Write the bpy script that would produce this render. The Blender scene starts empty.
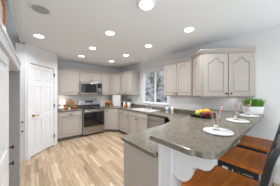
import bpy, bmesh, math, random
from mathutils import Vector, Matrix
from mathutils.geometry import tessellate_polygon
PI = math.pi
random.seed(7)
S = bpy.context.scene
C = S.collection

# ---------------------------------------------------------------- camera
HC = 1.443
cd = bpy.data.cameras.new('camera'); cam = bpy.data.objects.new('camera', cd); C.objects.link(cam)
cam.location = (0, 0, HC); cam.rotation_euler = (PI/2, 0, math.radians(-40.0))
cd.sensor_width = 36; cd.lens = 125.7/280*36; cd.clip_start = .02; cd.clip_end = 200
S.camera = cam
# ---------------------------------------------------------------- world, exposure
S.view_settings.view_transform = 'Standard'; S.view_settings.look = 'None'
S.view_settings.gamma = 1; S.view_settings.use_curve_mapping = False
S.view_settings.exposure = 0.0
w = bpy.data.worlds.new('sky'); S.world = w; w.use_nodes = True
bg = w.node_tree.nodes['Background']; bg.inputs[0].default_value = (.93, .97, 1, 1); bg.inputs[1].default_value = 2.0
CAN_W = 9.0      # watts of each ceiling can

# ---------------------------------------------------------------- materials
def mat(name, col, rough=.5, metal=0, noise=None, bump=0, bscale=60, spec=.5, trans=0, ior=1.45, emis=None, estr=0, coat=0):
    m = bpy.data.materials.new(name); m.use_nodes = True
    nt = m.node_tree; b = nt.nodes['Principled BSDF']
    b.inputs['Base Color'].default_value = (*col, 1); b.inputs['Roughness'].default_value = rough
    b.inputs['Metallic'].default_value = metal; b.inputs['Specular IOR Level'].default_value = spec
    b.inputs['Transmission Weight'].default_value = trans; b.inputs['IOR'].default_value = ior
    b.inputs['Coat Weight'].default_value = coat
    if emis: b.inputs['Emission Color'].default_value = (*emis, 1); b.inputs['Emission Strength'].default_value = estr
    tc = nt.nodes.new('ShaderNodeTexCoord')
    if noise:
        c2, sc, lo, hi = noise
        n = nt.nodes.new('ShaderNodeTexNoise'); n.inputs['Scale'].default_value = sc; n.inputs['Detail'].default_value = 6
        nt.links.new(tc.outputs['Object'], n.inputs['Vector'])
        r = nt.nodes.new('ShaderNodeMapRange'); r.inputs[1].default_value = lo; r.inputs[2].default_value = hi
        nt.links.new(n.outputs['Fac'], r.inputs[0])
        x = nt.nodes.new('ShaderNodeMix'); x.data_type = 'RGBA'
        x.inputs[6].default_value = (*col, 1); x.inputs[7].default_value = (*c2, 1)
        nt.links.new(r.outputs[0], x.inputs[0]); nt.links.new(x.outputs[2], b.inputs['Base Color'])
    if bump:
        n = nt.nodes.new('ShaderNodeTexNoise'); n.inputs['Scale'].default_value = bscale; n.inputs['Detail'].default_value = 4
        nt.links.new(tc.outputs['Object'], n.inputs['Vector'])
        bp = nt.nodes.new('ShaderNodeBump'); bp.inputs['Strength'].default_value = bump; bp.inputs['Distance'].default_value = .01
        nt.links.new(n.outputs['Fac'], bp.inputs['Height']); nt.links.new(bp.outputs[0], b.inputs['Normal'])
    return m

M = {}
M['wall'] = mat('wall_paint', (.74, .745, .75), .6, bump=.05, bscale=90)
M['ceiling'] = mat('ceiling_paint', (.87, .895, .92), .8, bump=.2, bscale=25)
M['hall_bayshade'] = mat('hall_paint_bay_shade', (.34, .34, .34), .7, bump=.05)
M['white'] = mat('white_trim', (.78, .79, .81), .35, noise=((.75, .76, .78), 3, .3, .7))
M['cab'] = mat('cabinet_paint', (.45, .41, .372), .4, noise=((.425, .385, .347), 5, .3, .7))
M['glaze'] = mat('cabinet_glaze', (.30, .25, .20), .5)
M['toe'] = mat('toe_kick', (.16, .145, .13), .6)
M['stone'] = None
M['steel'] = mat('stainless', (.36, .35, .345), .26, 1, noise=((.42, .415, .41), 8, .3, .7))
M['chrome'] = mat('chrome', (.8, .8, .82), .12, 1)
M['blackglass'] = mat('black_glass', (.012, .012, .014), .05, spec=.6)
M['black'] = mat('black_plastic', (.03, .03, .032), .35)
M['bronze'] = mat('dark_bronze', (.045, .032, .025), .35, .8)
M['brass'] = mat('brass', (.62, .42, .12), .25, 1)
M['stool'] = mat('stool_black', (.022, .023, .025), .38, coat=.2)
M['stoolgrey'] = mat('stool_back_grey', (.055, .058, .062), .35, coat=.3)
M['china'] = mat('white_ceramic', (.80, .80, .80), .25)
M['marble'] = mat('white_marble', (.80, .80, .79), .3, noise=((.62, .62, .62), 9, .5, .75))
M['glass'] = mat('clear_glass', (.93, .95, .95), .04, trans=1, ior=1.45)
M['pane'] = mat('window_glass', (1, 1, 1), 0, trans=1, ior=1.01)
M['lamp'] = mat('lit_diffuser', (1, 1, 1), .5, emis=(1, .98, .95), estr=6)
M['shade'] = mat('lamp_shade_linen', (.9, .82, .74), .7, emis=(1, .90, .80), estr=.55)
M['grille'] = mat('grey_grille', (.42, .42, .43), .7)
M['display'] = mat('blue_display', (.02, .03, .10), .2, emis=(.08, .12, .4), estr=.05)
M['orange'] = mat('pumpkin_orange', (.80, .27, .03), .5, noise=((.70, .20, .03), 20, .4, .6))
M['orangefruit'] = mat('orange_peel', (.90, .38, .02), .4, bump=.2, bscale=150)
M['lemon'] = mat('yellow_peel', (.85, .62, .05), .4)
M['lime'] = mat('green_apple_skin', (.35, .50, .06), .35)
M['red'] = mat('red_apple_skin', (.22, .015, .02), .3, noise=((.4, .08, .03), 14, .5, .8))
M['leaf'] = mat('leaf_green', (.06, .22, .02), .5, noise=((.20, .46, .05), 30, .35, .65))
M['darkleaf'] = mat('dark_leaf', (.05, .10, .045), .55, noise=((.09, .17, .06), 20, .35, .65))
M['shrub'] = mat('shrub_foliage', (.06, .10, .06), .7, noise=((.22, .28, .20), 3, .4, .7))
M['rock'] = mat('grey_rock', (.30, .32, .36), .85, noise=((.12, .13, .16), 4, .4, .65), bump=.6, bscale=6)
M['soil'] = mat('hillside_soil', (.17, .17, .16), .95, noise=((.34, .34, .36), 2.2, .4, .6), bump=.5, bscale=4)
M['bark'] = mat('bark', (.10, .08, .07), .9, bump=.5, bscale=30)
M['boardwood'] = mat('chopping_board_wood', (.50, .24, .09), .5, noise=((.33, .14, .05), 12, .4, .6))
M['palewood'] = mat('pale_wood', (.62, .40, .22), .5)
M['framewood'] = mat('orange_frame_wood', (.62, .20, .07), .45, noise=((.50, .15, .05), 12, .4, .6))
M['paper'] = mat('cream_paper', (.75, .72, .68), .7)
M['terracotta'] = mat('brown_pot', (.25, .11, .06), .6)
M['bluepaper'] = mat('blue_label', (.10, .22, .50), .5)
M['redpaper'] = mat('red_straw_stripe', (.75, .03, .03), .5)

def stone():
    m = bpy.data.materials.new('speckled_stone'); m.use_nodes = True; nt = m.node_tree; b = nt.nodes['Principled BSDF']
    tc = nt.nodes.new('ShaderNodeTexCoord')
    def nz(sc, det):
        n = nt.nodes.new('ShaderNodeTexNoise'); n.inputs['Scale'].default_value = sc; n.inputs['Detail'].default_value = det
        n.inputs['Roughness'].default_value = .65; nt.links.new(tc.outputs['Object'], n.inputs['Vector']); return n
    a, c = nz(38, 8), nz(120, 3)
    mx = nt.nodes.new('ShaderNodeMath'); mx.operation = 'ADD'
    nt.links.new(a.outputs['Fac'], mx.inputs[0]); nt.links.new(c.outputs['Fac'], mx.inputs[1])
    r = nt.nodes.new('ShaderNodeValToRGB'); e = r.color_ramp.elements
    e[0].position = .36; e[0].color = (.07, .06, .042, 1)
    e[1].position = .66; e[1].color = (.27, .24, .185, 1)
    k = e.new(.5); k.color = (.155, .136, .10, 1)
    h = nt.nodes.new('ShaderNodeMath'); h.operation = 'MULTIPLY'; h.inputs[1].default_value = .5
    nt.links.new(mx.outputs[0], h.inputs[0]); nt.links.new(h.outputs[0], r.inputs[0]); nt.links.new(r.outputs[0], b.inputs['Base Color'])
    b.inputs['Roughness'].default_value = .24; b.inputs['Specular IOR Level'].default_value = .8
    return m
M['stone'] = stone()

def planks(name, cols, width, length, along='Y', rough=.35, gap=.0016, grain=1):
    m = bpy.data.materials.new(name); m.use_nodes = True; nt = m.node_tree; b = nt.nodes['Principled BSDF']; L = nt.links.new
    tc = nt.nodes.new('ShaderNodeTexCoord'); sp = nt.nodes.new('ShaderNodeSeparateXYZ'); L(tc.outputs['Object'], sp.inputs[0])
    u, v = ('Y', 'X') if along == 'Y' else ('X', 'Y')
    def mth(op, a, bb=None):
        n = nt.nodes.new('ShaderNodeMath'); n.operation = op
        for i, x in enumerate((a, bb)):
            if x is None: continue
            if isinstance(x, (int, float)): n.inputs[i].default_value = x
            else: L(x, n.inputs[i])
        return n.outputs[0]
    row = mth('DIVIDE', sp.outputs[v], width); ri = mth('FLOOR', row)
    wn = nt.nodes.new('ShaderNodeTexWhiteNoise'); wn.noise_dimensions = '1D'; L(ri, wn.inputs['W'])
    uu = mth('ADD', mth('DIVIDE', sp.outputs[u], length), mth('MULTIPLY', wn.outputs['Value'], 7.3)); ui = mth('FLOOR', uu)
    cb = nt.nodes.new('ShaderNodeCombineXYZ'); L(ri, cb.inputs[0]); L(ui, cb.inputs[1])
    w2 = nt.nodes.new('ShaderNodeTexWhiteNoise'); w2.noise_dimensions = '3D'; L(cb.outputs[0], w2.inputs['Vector'])
    r = nt.nodes.new('ShaderNodeValToRGB'); e = r.color_ramp.elements
    e[0].position = 0; e[0].color = (*cols[0], 1); e[1].position = 1; e[1].color = (*cols[-1], 1)
    for i, cc in enumerate(cols[1:-1]):
        k = e.new((i+1)/(len(cols)-1)); k.color = (*cc, 1)
    L(w2.outputs['Value'], r.inputs[0])
    # grain, stretched along the board
    mp = nt.nodes.new('ShaderNodeMapping'); mp.inputs['Scale'].default_value = (30, 2.5, 1) if along == 'Y' else (2.5, 30, 1)
    ad = nt.nodes.new('ShaderNodeVectorMath'); ad.operation = 'ADD'; L(tc.outputs['Object'], ad.inputs[0]); L(w2.outputs['Color'], ad.inputs[1])
    L(ad.outputs[0], mp.inputs[0]); g = nt.nodes.new('ShaderNodeTexNoise'); g.inputs['Scale'].default_value = 1.5; g.inputs['Detail'].default_value = 6
    L(mp.outputs[0], g.inputs['Vector'])
    gr = nt.nodes.new('ShaderNodeMapRange'); gr.inputs[1].default_value = .3; gr.inputs[2].default_value = .7; gr.inputs[3].default_value = 1-.28*grain; gr.inputs[4].default_value = 1+.12*grain
    L(g.outputs['Fac'], gr.inputs[0])
    fr = mth('FRACT', row); fu = mth('FRACT', uu)
    e1 = mth('MINIMUM', mth('MULTIPLY', fr, width), mth('MULTIPLY', mth('SUBTRACT', 1, fr), width))
    e2 = mth('MULTIPLY', fu, length)
    gp = mth('GREATER_THAN', mth('MINIMUM', e1, e2), gap)
    k = mth('ADD', mth('MULTIPLY', gp, .55), .45)
    tot = mth('MULTIPLY', gr.outputs[0], k)
    vm = nt.nodes.new('ShaderNodeVectorMath'); vm.operation = 'SCALE'; L(r.outputs[0], vm.inputs[0]); L(tot, vm.inputs['Scale'])
    L(vm.outputs[0], b.inputs['Base Color']); b.inputs['Roughness'].default_value = rough
    return m
M['floor'] = planks('maple_floorboards', [(.55, .41, .28), (.43, .305, .19), (.49, .36, .24), (.34, .23, .135), (.62, .49, .36), (.45, .32, .20), (.53, .40, .27)], .060, .62, 'Y', .32)
M['seatwood'] = planks('stool_seat_wood', [(.76, .22, .025), (.64, .165, .015), (.82, .265, .035)], .09, 3.0, 'X', .38, gap=.0008)

# ---------------------------------------------------------------- mesh builder
class MB:
    def __init__(s): s.v = []; s.f = []; s.m = []
    def add(s, vs, fs, m=0, T=None):
        o = len(s.v)
        for p in vs:
            p = Vector(p); s.v.append(T @ p if T else p)
        for f in fs: s.f.append([i+o for i in f]); s.m.append(m)
        return s
    def box(s, x0, x1, y0, y1, z0, z1, m=0, T=None):
        vs = [(x, y, z) for z in (z0, z1) for x, y in ((x0, y0), (x1, y0), (x1, y1), (x0, y1))]
        return s.add(vs, [(3,2,1,0), (4,5,6,7), (0,1,5,4), (1,2,6,5), (2,3,7,6), (3,0,4,7)], m, T)
    def loops(s, rings, m=0, T=None, cap=True, closed=False):
        n = len(rings[0]); vs = [p for r in rings for p in r]; fs = []
        R = len(rings)
        for k in range(R if closed else R-1):
            a, b = k*n, ((k+1) % R)*n
            for i in range(n):
                j = (i+1) % n; fs.append((a+i, a+j, b+j, b+i))
        if cap and not closed:
            fs.append(tuple(range(n-1, -1, -1))); fs.append(tuple(range((R-1)*n, R*n)))
        return s.add(vs, fs, m, T)
    def prism(s, poly, z0, z1, m=0, T=None):
        if sum(poly[i-1][0]*poly[i][1]-poly[i][0]*poly[i-1][1] for i in range(len(poly))) < 0: poly = poly[::-1]
        return s.loops([[(x, y, z0) for x, y in poly], [(x, y, z1) for x, y in poly]], m, T)
    def slab(s, outer, holes, z0, z1, m=0, T=None):      # polygon with holes
        allp = [outer]+holes; flat = [p for l in allp for p in l]; n = len(flat)
        tris = tessellate_polygon([[Vector((x, y, 0)) for x, y in l] for l in allp])
        vs = [(x, y, z0) for x, y in flat]+[(x, y, z1) for x, y in flat]; fs = []
        for t in tris:
            a, b, c = [Vector(flat[i]) for i in t]
            if (b-a).x*(c-a).y-(b-a).y*(c-a).x < 0: t = t[::-1]
            fs.append(tuple(i+n for i in t)); fs.append(tuple(reversed(t)))
        o = 0
        for l in allp:
            k = len(l); area = sum(l[i-1][0]*l[i][1]-l[i][0]*l[i-1][1] for i in range(k)); hole = l is not outer
            flip = (area < 0) != hole
            for i in range(k):
                j = (i+1) % k; q = (o+i, o+j, o+j+n, o+i+n); fs.append(q[::-1] if flip else q)
            o += k
        return s.add(vs, fs, m, T)
    def lathe(s, prof, seg=24, c=(0, 0, 0), m=0, T=None, lobes=0, la=.08):
        rings = []
        for r, z in prof:
            rings.append([(c[0]+r*(1-la*abs(math.sin(lobes*a/2)) if lobes else 1)*math.cos(a), c[1]+r*(1-la*abs(math.sin(lobes*a/2)) if lobes else 1)*math.sin(a), c[2]+z) for a in (2*PI*i/seg for i in range(seg))])
        return s.loops(rings, m, T)
    def tube(s, pts, r, seg=8, m=0, T=None, rs=None):
        pts = [Vector(p) for p in pts]; rings = []; up = Vector((0, 0, 1)); N = None
        for i, p in enumerate(pts):
            d = (pts[min(i+1, len(pts)-1)]-pts[max(i-1, 0)]).normalized()
            if N is None:
                N = d.cross(up)
                if N.length < .01: N = d.cross(Vector((1, 0, 0)))
            N = (N-d*N.dot(d)).normalized(); B = d.cross(N)
            rr = rs[i] if rs else r
            rings.append([p+(N*math.cos(a)+B*math.sin(a))*rr for a in (2*PI*k/seg for k in range(seg))])
        return s.loops(rings, m, T)
    def ball(s, c, r, seg=16, m=0, sz=1, T=None, lobes=0, la=.1):
        n = seg//2; prof = [(r*math.sin(PI*(i+.02)/(n+.04)), -r*sz*math.cos(PI*(i+.02)/(n+.04))) for i in range(n+1)]
        return s.lathe(prof, seg, c, m, T, lobes, la)
    def build(s, name, mats, parent=None, loc=(0, 0, 0), rz=0, smooth=False, bevel=0, rot=None):
        me = bpy.data.meshes.new(name); me.from_pydata([tuple(v) for v in s.v], [], s.f)
        if not isinstance(mats, (list, tuple)): mats = [mats]
        for q in mats: me.materials.append(M[q] if isinstance(q, str) else q)
        for p, mi in zip(me.polygons, s.m): p.material_index = mi; p.use_smooth = smooth
        me.update(); me.validate()
        if smooth: 
            try: me.set_sharp_from_angle(angle=math.radians(40))
            except Exception: pass
        o = bpy.data.objects.new(name, me); C.objects.link(o)
        o.location = loc; o.rotation_euler = rot if rot else (0, 0, rz)
        if parent: o.parent = parent
        if bevel:
            b = o.modifiers.new('bevel', 'BEVEL'); b.width = bevel; b.segments = 2; b.limit_method = 'ANGLE'
        return o

def tag(o, label, cat, group=None, kind=None):
    if label: o['label'] = label
    if cat: o['category'] = cat
    if group: o['group'] = group
    if kind: o['kind'] = kind
    return o
def empty(name, loc=(0, 0, 0), rz=0):
    o = bpy.data.objects.new(name, None); C.objects.link(o); o.location = loc; o.rotation_euler = (0, 0, rz); o.empty_display_size = .1
    return o
def thing(name, label, cat, loc=(0, 0, 0), rz=0, group=None):
    return tag(empty(name, loc, rz), label, cat, group)
def copy_tree(o, parent=None):
    c = o.copy(); C.objects.link(c); c.parent = parent
    for ch in list(o.children): copy_tree(ch, c)
    return c
def struct(name, mb, mats, **k):
    o = mb.build(name, mats, **k)
    if not k.get('parent'): o['kind'] = 'structure'
    return o

# ---------------------------------------------------------------- setting
XW, YB, ZC, XE = 2.97, 4.97, 2.53, -.226
struct('floor', MB().box(-2.2, XW+.18, -.8, 6, -.1, 0), 'floor')
struct('ceiling', MB().box(XE, XW+.2, -.9, YB+.2, ZC, ZC+.15), 'ceiling')
WY0, WY1, WZ0, WZ1 = 2.30, 3.34, 1.125, 2.15
wr = MB()
T = .09
wr.box(XW, XW+T, -.45, WY0, 0, ZC).box(XW, XW+T, WY1, YB, 0, ZC).box(XW, XW+T, WY0, WY1, 0, WZ0).box(XW, XW+T, WY0, WY1, WZ1, ZC)
struct('wall_right', wr, 'wall')
struct('wall_back', MB().box(-.24, XW+T, YB, YB+.18, 0, ZC).box(-.24, -.14, 3.75, YB, 0, ZC), 'wall')
# pantry corner: diagonal wall with a door opening, and its return to the back wall
PX, PY = -.14, 3.63
DT0, DT1, DH = .085, .775, 2.10
pr = empty('wall_pantry', (PX, PY, 0), PI/4); pr['kind'] = 'structure'
q = MB().box(0, DT0, 0, .1, 0, ZC).box(DT1, .905, 0, .1, 0, ZC).box(DT0, DT1, 0, .1, DH+.01, ZC)
q.build('wall_panel', 'white', pr)
struct('wall_pantry_side', MB().box(.40, .50, 4.31, YB, 0, ZC), 'white')
struct('wall_hall', MB().box(-2.2, -.14, 3.65, 3.75, 0, 3.3), ['hall_bayshade'])
struct('wall_left', MB().box(-2.3, -2.2, -1.5, 3.75, 0, 3.3), 'hall_bayshade')
struct('ceiling_hall', MB().box(-2.3, XE, -1.5, 3.75, 3.3, 3.4), 'hall_bayshade')
cr = MB()
for i, (a, b, d) in enumerate(((0, .022, .045), (.022, .045, .03), (.045, .07, .04), (.07, .09, .018))):
    cr.box(XE+a, XE+b, -1.5, 3.63, ZC-d, ZC-.0005)
struct('trim_1', cr, 'white')
struct('baseboard_right', MB().box(XW-.015, XW, -.45, .55, 0, .1).box(XW-.012, XW, -.45, .55, .1, .11), 'white')

# pantry door
def six_panel(w_, h_):
    b = MB(); b.box(0, w_, .012, .032, 0, h_)
    st = .1; mid = .09; xs = [(st, (w_-mid)/2), ((w_+mid)/2, w_-st)]
    zs = [(.2, .80), (.93, 1.58), (1.69, h_-.1)]
    b.box(0, st, 0, .012, 0, h_).box(w_-st, w_, 0, .012, 0, h_).box((w_-mid)/2, (w_+mid)/2, 0, .012, 0, h_)
    last = 0
    for z0, z1 in zs+[(h_, h_)]:
        for x0, x1 in xs: b.box(x0, x1, 0, .012, last, z0)
        last = z1
    for z0, z1 in zs:
        for x0, x1 in xs:
            g, k = .012, .035
            A = [(x0+g, .012, z0+g), (x1-g, .012, z0+g), (x1-g, .012, z1-g), (x0+g, .012, z1-g)]
            B = [(x0+k, .003, z0+k), (x1-k, .003, z0+k), (x1-k, .003, z1-k), (x0+k, .003, z1-k)]
            b.loops([A, B])
    return b
dr = empty('door_1', (PX, PY, 0), PI/4); dr['kind'] = 'structure'
dw = DT1-DT0-.01
six_panel(dw, DH-.024).build('door_panel', 'white', dr, loc=(DT0+.005, .003, .02))
cs = MB(); z = DH+.005
cs.box(DT0-.06, DT0, -.014, -.0005, 0, z+.06).box(DT1, DT1+.055, -.014, -.0005, 0, z+.06).box(DT0, DT1, -.014, -.0005, z, z+.06)
cs.build('door_frame', 'white', dr)
for z in (.27, 1.10, 1.93):
    MB().tube([(DT1-.001, -.018, z-.045), (DT1-.001, -.018, z+.045)], .011).build('hinge', 'bronze', dr)
hx = .165
h = MB().lathe([(.030, 0), (.030, .006), (.012, .010), (.011, .04)], 16, T=Matrix.Translation((hx, 0, .93)) @ Matrix.Rotation(PI/2, 4, 'X'))
h.tube([(hx, -.042, .93), (hx+.03, -.048, .93), (hx+.11, -.042, .928)], .010)
tag(h.build('handle', 'brass', dr, smooth=True), 'polished brass lever handle', None)

# ---------------------------------------------------------------- cabinet parts
def arch_z(t, rise):      # cathedral profile, t in 0..1 across the panel
    s = abs(2*t-1)
    if s > .78: return 0
    k = s/.78
    return rise*(.5+.5*math.cos(PI*k))
def door_mesh(w_, h_, arch=0, fr=.058):
    b = MB(); y0, y1 = 0, .020
    b.box(0, fr, y0, y1, 0, h_).box(w_-fr, w_, y0, y1, 0, h_).box(fr, w_-fr, y0, y1, 0, fr)
    n = 16; zt = h_-fr-arch
    xs = [fr+(w_-2*fr)*i/n for i in range(n+1)]
    for i in range(n):
        za, zb = zt+arch_z(i/n, arch), zt+arch_z((i+1)/n, arch)
        x0, x1 = xs[i], xs[i+1]
        b.add([(x0, y0, za), (x1, y0, zb), (x1, y0, h_), (x0, y0, h_), (x0, y1, za), (x1, y1, zb), (x1, y1, h_), (x0, y1, h_)],
              [(0,1,2,3), (7,6,5,4), (0,4,5,1), (3,2,6,7)])
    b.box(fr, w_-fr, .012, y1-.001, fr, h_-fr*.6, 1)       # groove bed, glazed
    def ol(k, y):
        P = [(fr+k, y, fr+k), (w_-fr-k, y, fr+k)]
        for i in range(n, -1, -1):
            t = i/n; x = fr+k+(w_-2*fr-2*k)*t
            P.append((x, y, zt-k+arch_z(t, arch)))
        return P
    g = .006
    b.loops([ol(g, .0118), ol(g, .008), ol(g+.024, .003)])
    return b
def knob_mesh():
    R = Matrix.Rotation(PI/2, 4, 'X')
    return MB().lathe([(.006, 0), (.006, .014), (.0145, .018), (.017, .024), (.013, .030), (.004, .032)], 14, T=R)
def add_door(root, x, z, w_, h_, arch=0, knob=None, y=0, rz=0, loc=None, fr=.058):
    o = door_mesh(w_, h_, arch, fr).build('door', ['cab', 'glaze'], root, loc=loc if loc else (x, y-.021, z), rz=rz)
    if knob:
        knob_mesh().build('knob', 'bronze', o, loc=(knob[0], 0, knob[1]), smooth=True)
    return o
def drawer_front(root, x, z, w_, h_, pull='knob', y=0, name='drawer'):
    b = MB(); b.box(0, w_, .006, .020, 0, h_)
    A = [(0, .006, 0), (w_, .006, 0), (w_, .006, h_), (0, .006, h_)]; k = .014
    B = [(k, 0, k), (w_-k, 0, k), (w_-k, 0, h_-k), (k, 0, h_-k)]
    b.loops([A, B])
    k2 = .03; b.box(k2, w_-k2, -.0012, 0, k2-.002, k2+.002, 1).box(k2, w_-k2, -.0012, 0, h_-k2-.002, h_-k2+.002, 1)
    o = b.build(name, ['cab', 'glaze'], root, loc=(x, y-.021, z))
    if pull == 'cup':
        pts = [(w_/2-.05, -.002, h_/2), (w_/2-.045, -.026, h_/2+.004), (w_/2, -.032, h_/2+.006), (w_/2+.045, -.026, h_/2+.004), (w_/2+.05, -.002, h_/2)]
        MB().tube(pts, .009).build('pull', 'bronze', o, smooth=True)
    elif pull == 'knob':
        knob_mesh().build('knob', 'bronze', o, loc=(w_/2, 0, h_/2), smooth=True)
    return o
def crown_path(root, pts, z, out=.045, h_=.07, name='crown_moulding'):
    """moulding swept along plan pts (facing side to the right of travel... outward = -normal)"""
    prof = [(0, 0), (.012, 0), (.012, .012), (.022, .02), (out*.8, h_*.72), (out, h_*.76), (out, h_), (0, h_)]
    P = [Vector(p) for p in pts]; rings = []
    for i, p in enumerate(P):
        def nrm(a, b): d = (b-a).normalized(); return Vector((d.y, -d.x))
        if i == 0: n = nrm(P[0], P[1]); s = 1
        elif i == len(P)-1: n = nrm(P[-2], P[-1]); s = 1
        else:
            n1, n2 = nrm(P[i-1], P[i]), nrm(P[i], P[i+1]); n = (n1+n2).normalized(); s = 1/max(.3, n.dot(n1))
        rings.append([(p.x+n.x*o*s, p.y+n.y*o*s, z+zz) for o, zz in prof])
    return MB().loops(rings).build(name, 'cab', root)
UZ0, UZ1 = 1.375, 2.17
UH = UZ1-UZ0
UC_W = .42
def fill_light_bar(root, x, y, L, rz):  # unseen fill light added under the cabinets to brighten the wall below
    o = MB().box(-L/2, L/2, -.015, .015, -.012, -.001).build('fill_light_bar', 'china', root, loc=(x, y, 0), rz=rz)
    a = bpy.data.lights.new('fill_strip', 'AREA'); a.shape = 'RECTANGLE'; a.size = L*.95; a.size_y = .022; a.energy = UC_W*L/.5; a.color = (1, .99, .97)
    q = bpy.data.objects.new('fill_strip', a); C.objects.link(q); q.parent = o; q.location = (0, 0, -.0135)
def upper(label, loc, rz, w_, doors, z0=UZ0, depth=.33, crown=True, ends=(0, 0), knobs=None, arch=.055, group='upper cabinets'):
    """local frame: x along the face, y into the wall, front of the carcass at y=0; empty at its lower front left corner"""
    r = thing('wall_cabinet', label, 'cabinet', (loc[0], loc[1], z0), rz)
    h_ = UZ1-z0
    MB().box(0.001, w_-.001, 0, depth-.002, 0, h_).build('body', 'cab', r)
    g = .012; dw_ = (w_-g*(doors+1)-.012)/doors
    for i in range(doors):
        x = .006+g+i*(dw_+g)
        left = (knobs[i] == 'L') if knobs else (i % 2 == 1)
        kx = .03 if left else dw_-.03
        add_door(r, x, .014, dw_, h_-.03, arch if h_ > .5 else 0, (kx, .045), fr=.055 if dw_ > .3 else .045)
    if z0 == UZ0: fill_light_bar(r, w_/2, depth*.35, w_*.7, 0)
    if crown:
        pts = [(0, 0), (w_, 0)]
        if ends[0]: pts = [(0, depth-.003)]+pts
        if ends[1]: pts = pts+[(w_, depth-.003)]
        crown_path(r, pts, h_)
    return r
FY = YB-.33
upper('tall single-door wall cabinet beside the white pantry, left of the microwave', (.515, FY), 0, .67, 1, knobs='R')
upper('short two-door wall cabinet directly above the microwave', (1.19, FY), 0, .76, 2, z0=1.83, arch=0)
upper('narrow single-door wall cabinet just right of the microwave', (1.955, FY), 0, .395, 1, knobs='L')
# diagonal corner upper
A2, B2 = Vector((2.355, FY)), Vector((2.64, FY-.30))
d = B2-A2; ang = math.atan2(d.y, d.x)
r = thing('wall_cabinet', 'diagonal single-door wall cabinet in the kitchen corner above the orange pumpkins', 'cabinet', (A2.x, A2.y, UZ0))
MB().prism([(0, 0), (d.x, d.y), (XW-.002-A2.x, d.y), (XW-.002-A2.x, YB-.002-A2.y), (0, YB-.002-A2.y)], 0, UH).build('body', 'cab', r)
n_ = Vector((d.y, -d.x)).normalized()*.021
add_door(r, 0, 0, d.length-.03, UH-.03, .055, (d.length-.065, .045), loc=(.015*math.cos(ang)+n_.x, .015*math.sin(ang)+n_.y, .014), rz=ang)
crown_path(r, [(0, 0), (d.x, d.y)], UH)
upper('two-door wall cabinet with a pale end panel left of the window', (2.64, FY-.305), -PI/2, .775, 2, ends=(0, 1))
upper('two-door wall cabinet right of the window, joined to the angled cabinet', (2.665, 2.165), -PI/2, .775, 2, depth=.303, ends=(1, 0), arch=.075)
# angled end cabinet
Pw, P1, P2, P3 = Vector((2.967, .40)), Vector((2.395, 1.045)), Vector((2.667, 1.36)), Vector((2.967, 1.385))
r = thing('wall_cabinet', 'largest wall cabinet, angled, with two arched doors above the bar, nearest the camera', 'cabinet', (P1.x, P1.y, UZ0))
L_ = lambda p: (p.x-P1.x, p.y-P1.y)
MB().prism([L_(Pw), (0, 0), L_(P2), L_(P3)], 0, UH).build('body', 'cab', r)
def face_doors(a, b, n, arch, fr, knobs, m0=.012):
    d = b-a; ang = math.atan2(d.y, d.x); u = d.normalized(); nn = Vector((u.y, -u.x))*.021
    g = .014; w_ = (d.length-2*m0-g*(n-1))/n
    for i in range(n):
        p = a+u*(m0+i*(w_+g))+nn
        kn = None
        if knobs: kn = (w_-.032 if knobs[i] == 'R' else .032, .045)
        add_door(r, 0, 0, w_, UH-.03, arch, kn, loc=(p.x-P1.x, p.y-P1.y, .014), rz=ang, fr=fr)
face_doors(P1, Pw, 2, .085, .07, 'RL', .02)
face_doors(P2, P1, 1, .07, .075, None, .02)
fill_light_bar(r, .33, -.16, .6, math.atan2(Pw.y-P1.y, Pw.x-P1.x))
crown_path(r, [L_(P2), (0, 0), L_(Pw+Vector((-.0, .0)))], UH, out=.05)

# ---------------------------------------------------------------- base cabinets
BH, TK = .875, .10
BF = YB-.61      # front line on the back wall
XF = XW-.61      # front line on the window wall
def base(label, loc, rz, w_, cols, depth=.605):
    r = thing('base_cabinet', label, 'cabinet', (loc[0], loc[1], 0), rz)
    MB().box(.001, w_-.001, 0, depth, TK, BH).build('body', 'cab', r)
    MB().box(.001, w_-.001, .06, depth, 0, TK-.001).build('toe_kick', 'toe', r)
    for (x, ww, kind, side) in cols:
        if kind == 'dd':
            drawer_front(r, x, .715, ww, .145, side[0]); kx = ww-.03 if side[1] == 'R' else .03
            add_door(r, x, TK+.015, ww, .59, 0, (kx, .545))
        else:
            kx = ww-.03 if side == 'R' else .03
            add_door(r, x, TK+.015, ww, .745, 0, (kx, .70))
    return r
base('base cabinet with one drawer and one door left of the range', (.505, BF), 0, .68, [(.04, .62, 'dd', ('cup', 'R'))])
# diagonal base corner
A3, B3 = Vector((2.03, BF)), Vector((XF, BF-.33)); d = B3-A3; ang = math.atan2(d.y, d.x)
r = thing('base_cabinet', 'diagonal single-door corner base cabinet right of the range', 'cabinet', (1.96, BF, 0))
o0 = Vector((1.96, BF)); rel = lambda p: (p[0]-o0.x, p[1]-o0.y)
MB().prism([rel(p) for p in ((1.96, BF), A3, B3, (XW-.003, B3.y), (XW-.003, YB-.003), (1.96, YB-.003))], TK, BH).build('body', 'cab', r)
n_ = Vector((d.y, -d.x)).normalized()
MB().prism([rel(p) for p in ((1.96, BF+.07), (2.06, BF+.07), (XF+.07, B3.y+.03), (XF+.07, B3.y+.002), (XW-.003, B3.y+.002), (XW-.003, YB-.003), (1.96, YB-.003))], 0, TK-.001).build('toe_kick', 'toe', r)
p = A3+d.normalized()*.015+n_*.021
add_door(r, 0, 0, d.length-.03, .745, 0, (.035, .70), loc=(p.x-o0.x, p.y-o0.y, TK+.015), rz=ang)
base('base cabinet with a drawer over one door left of the sink cabinet', (XF, 4.025), -PI/2, .635, [(.02, .60, 'dd', ('knob', 'R'))])
base('sink base cabinet with two doors and two false drawer fronts beside the dishwasher', (XF, 3.385), -PI/2, .90, [(.01, .435, 'dd', ('', 'R')), (.455, .435, 'dd', ('', 'L'))])
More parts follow.
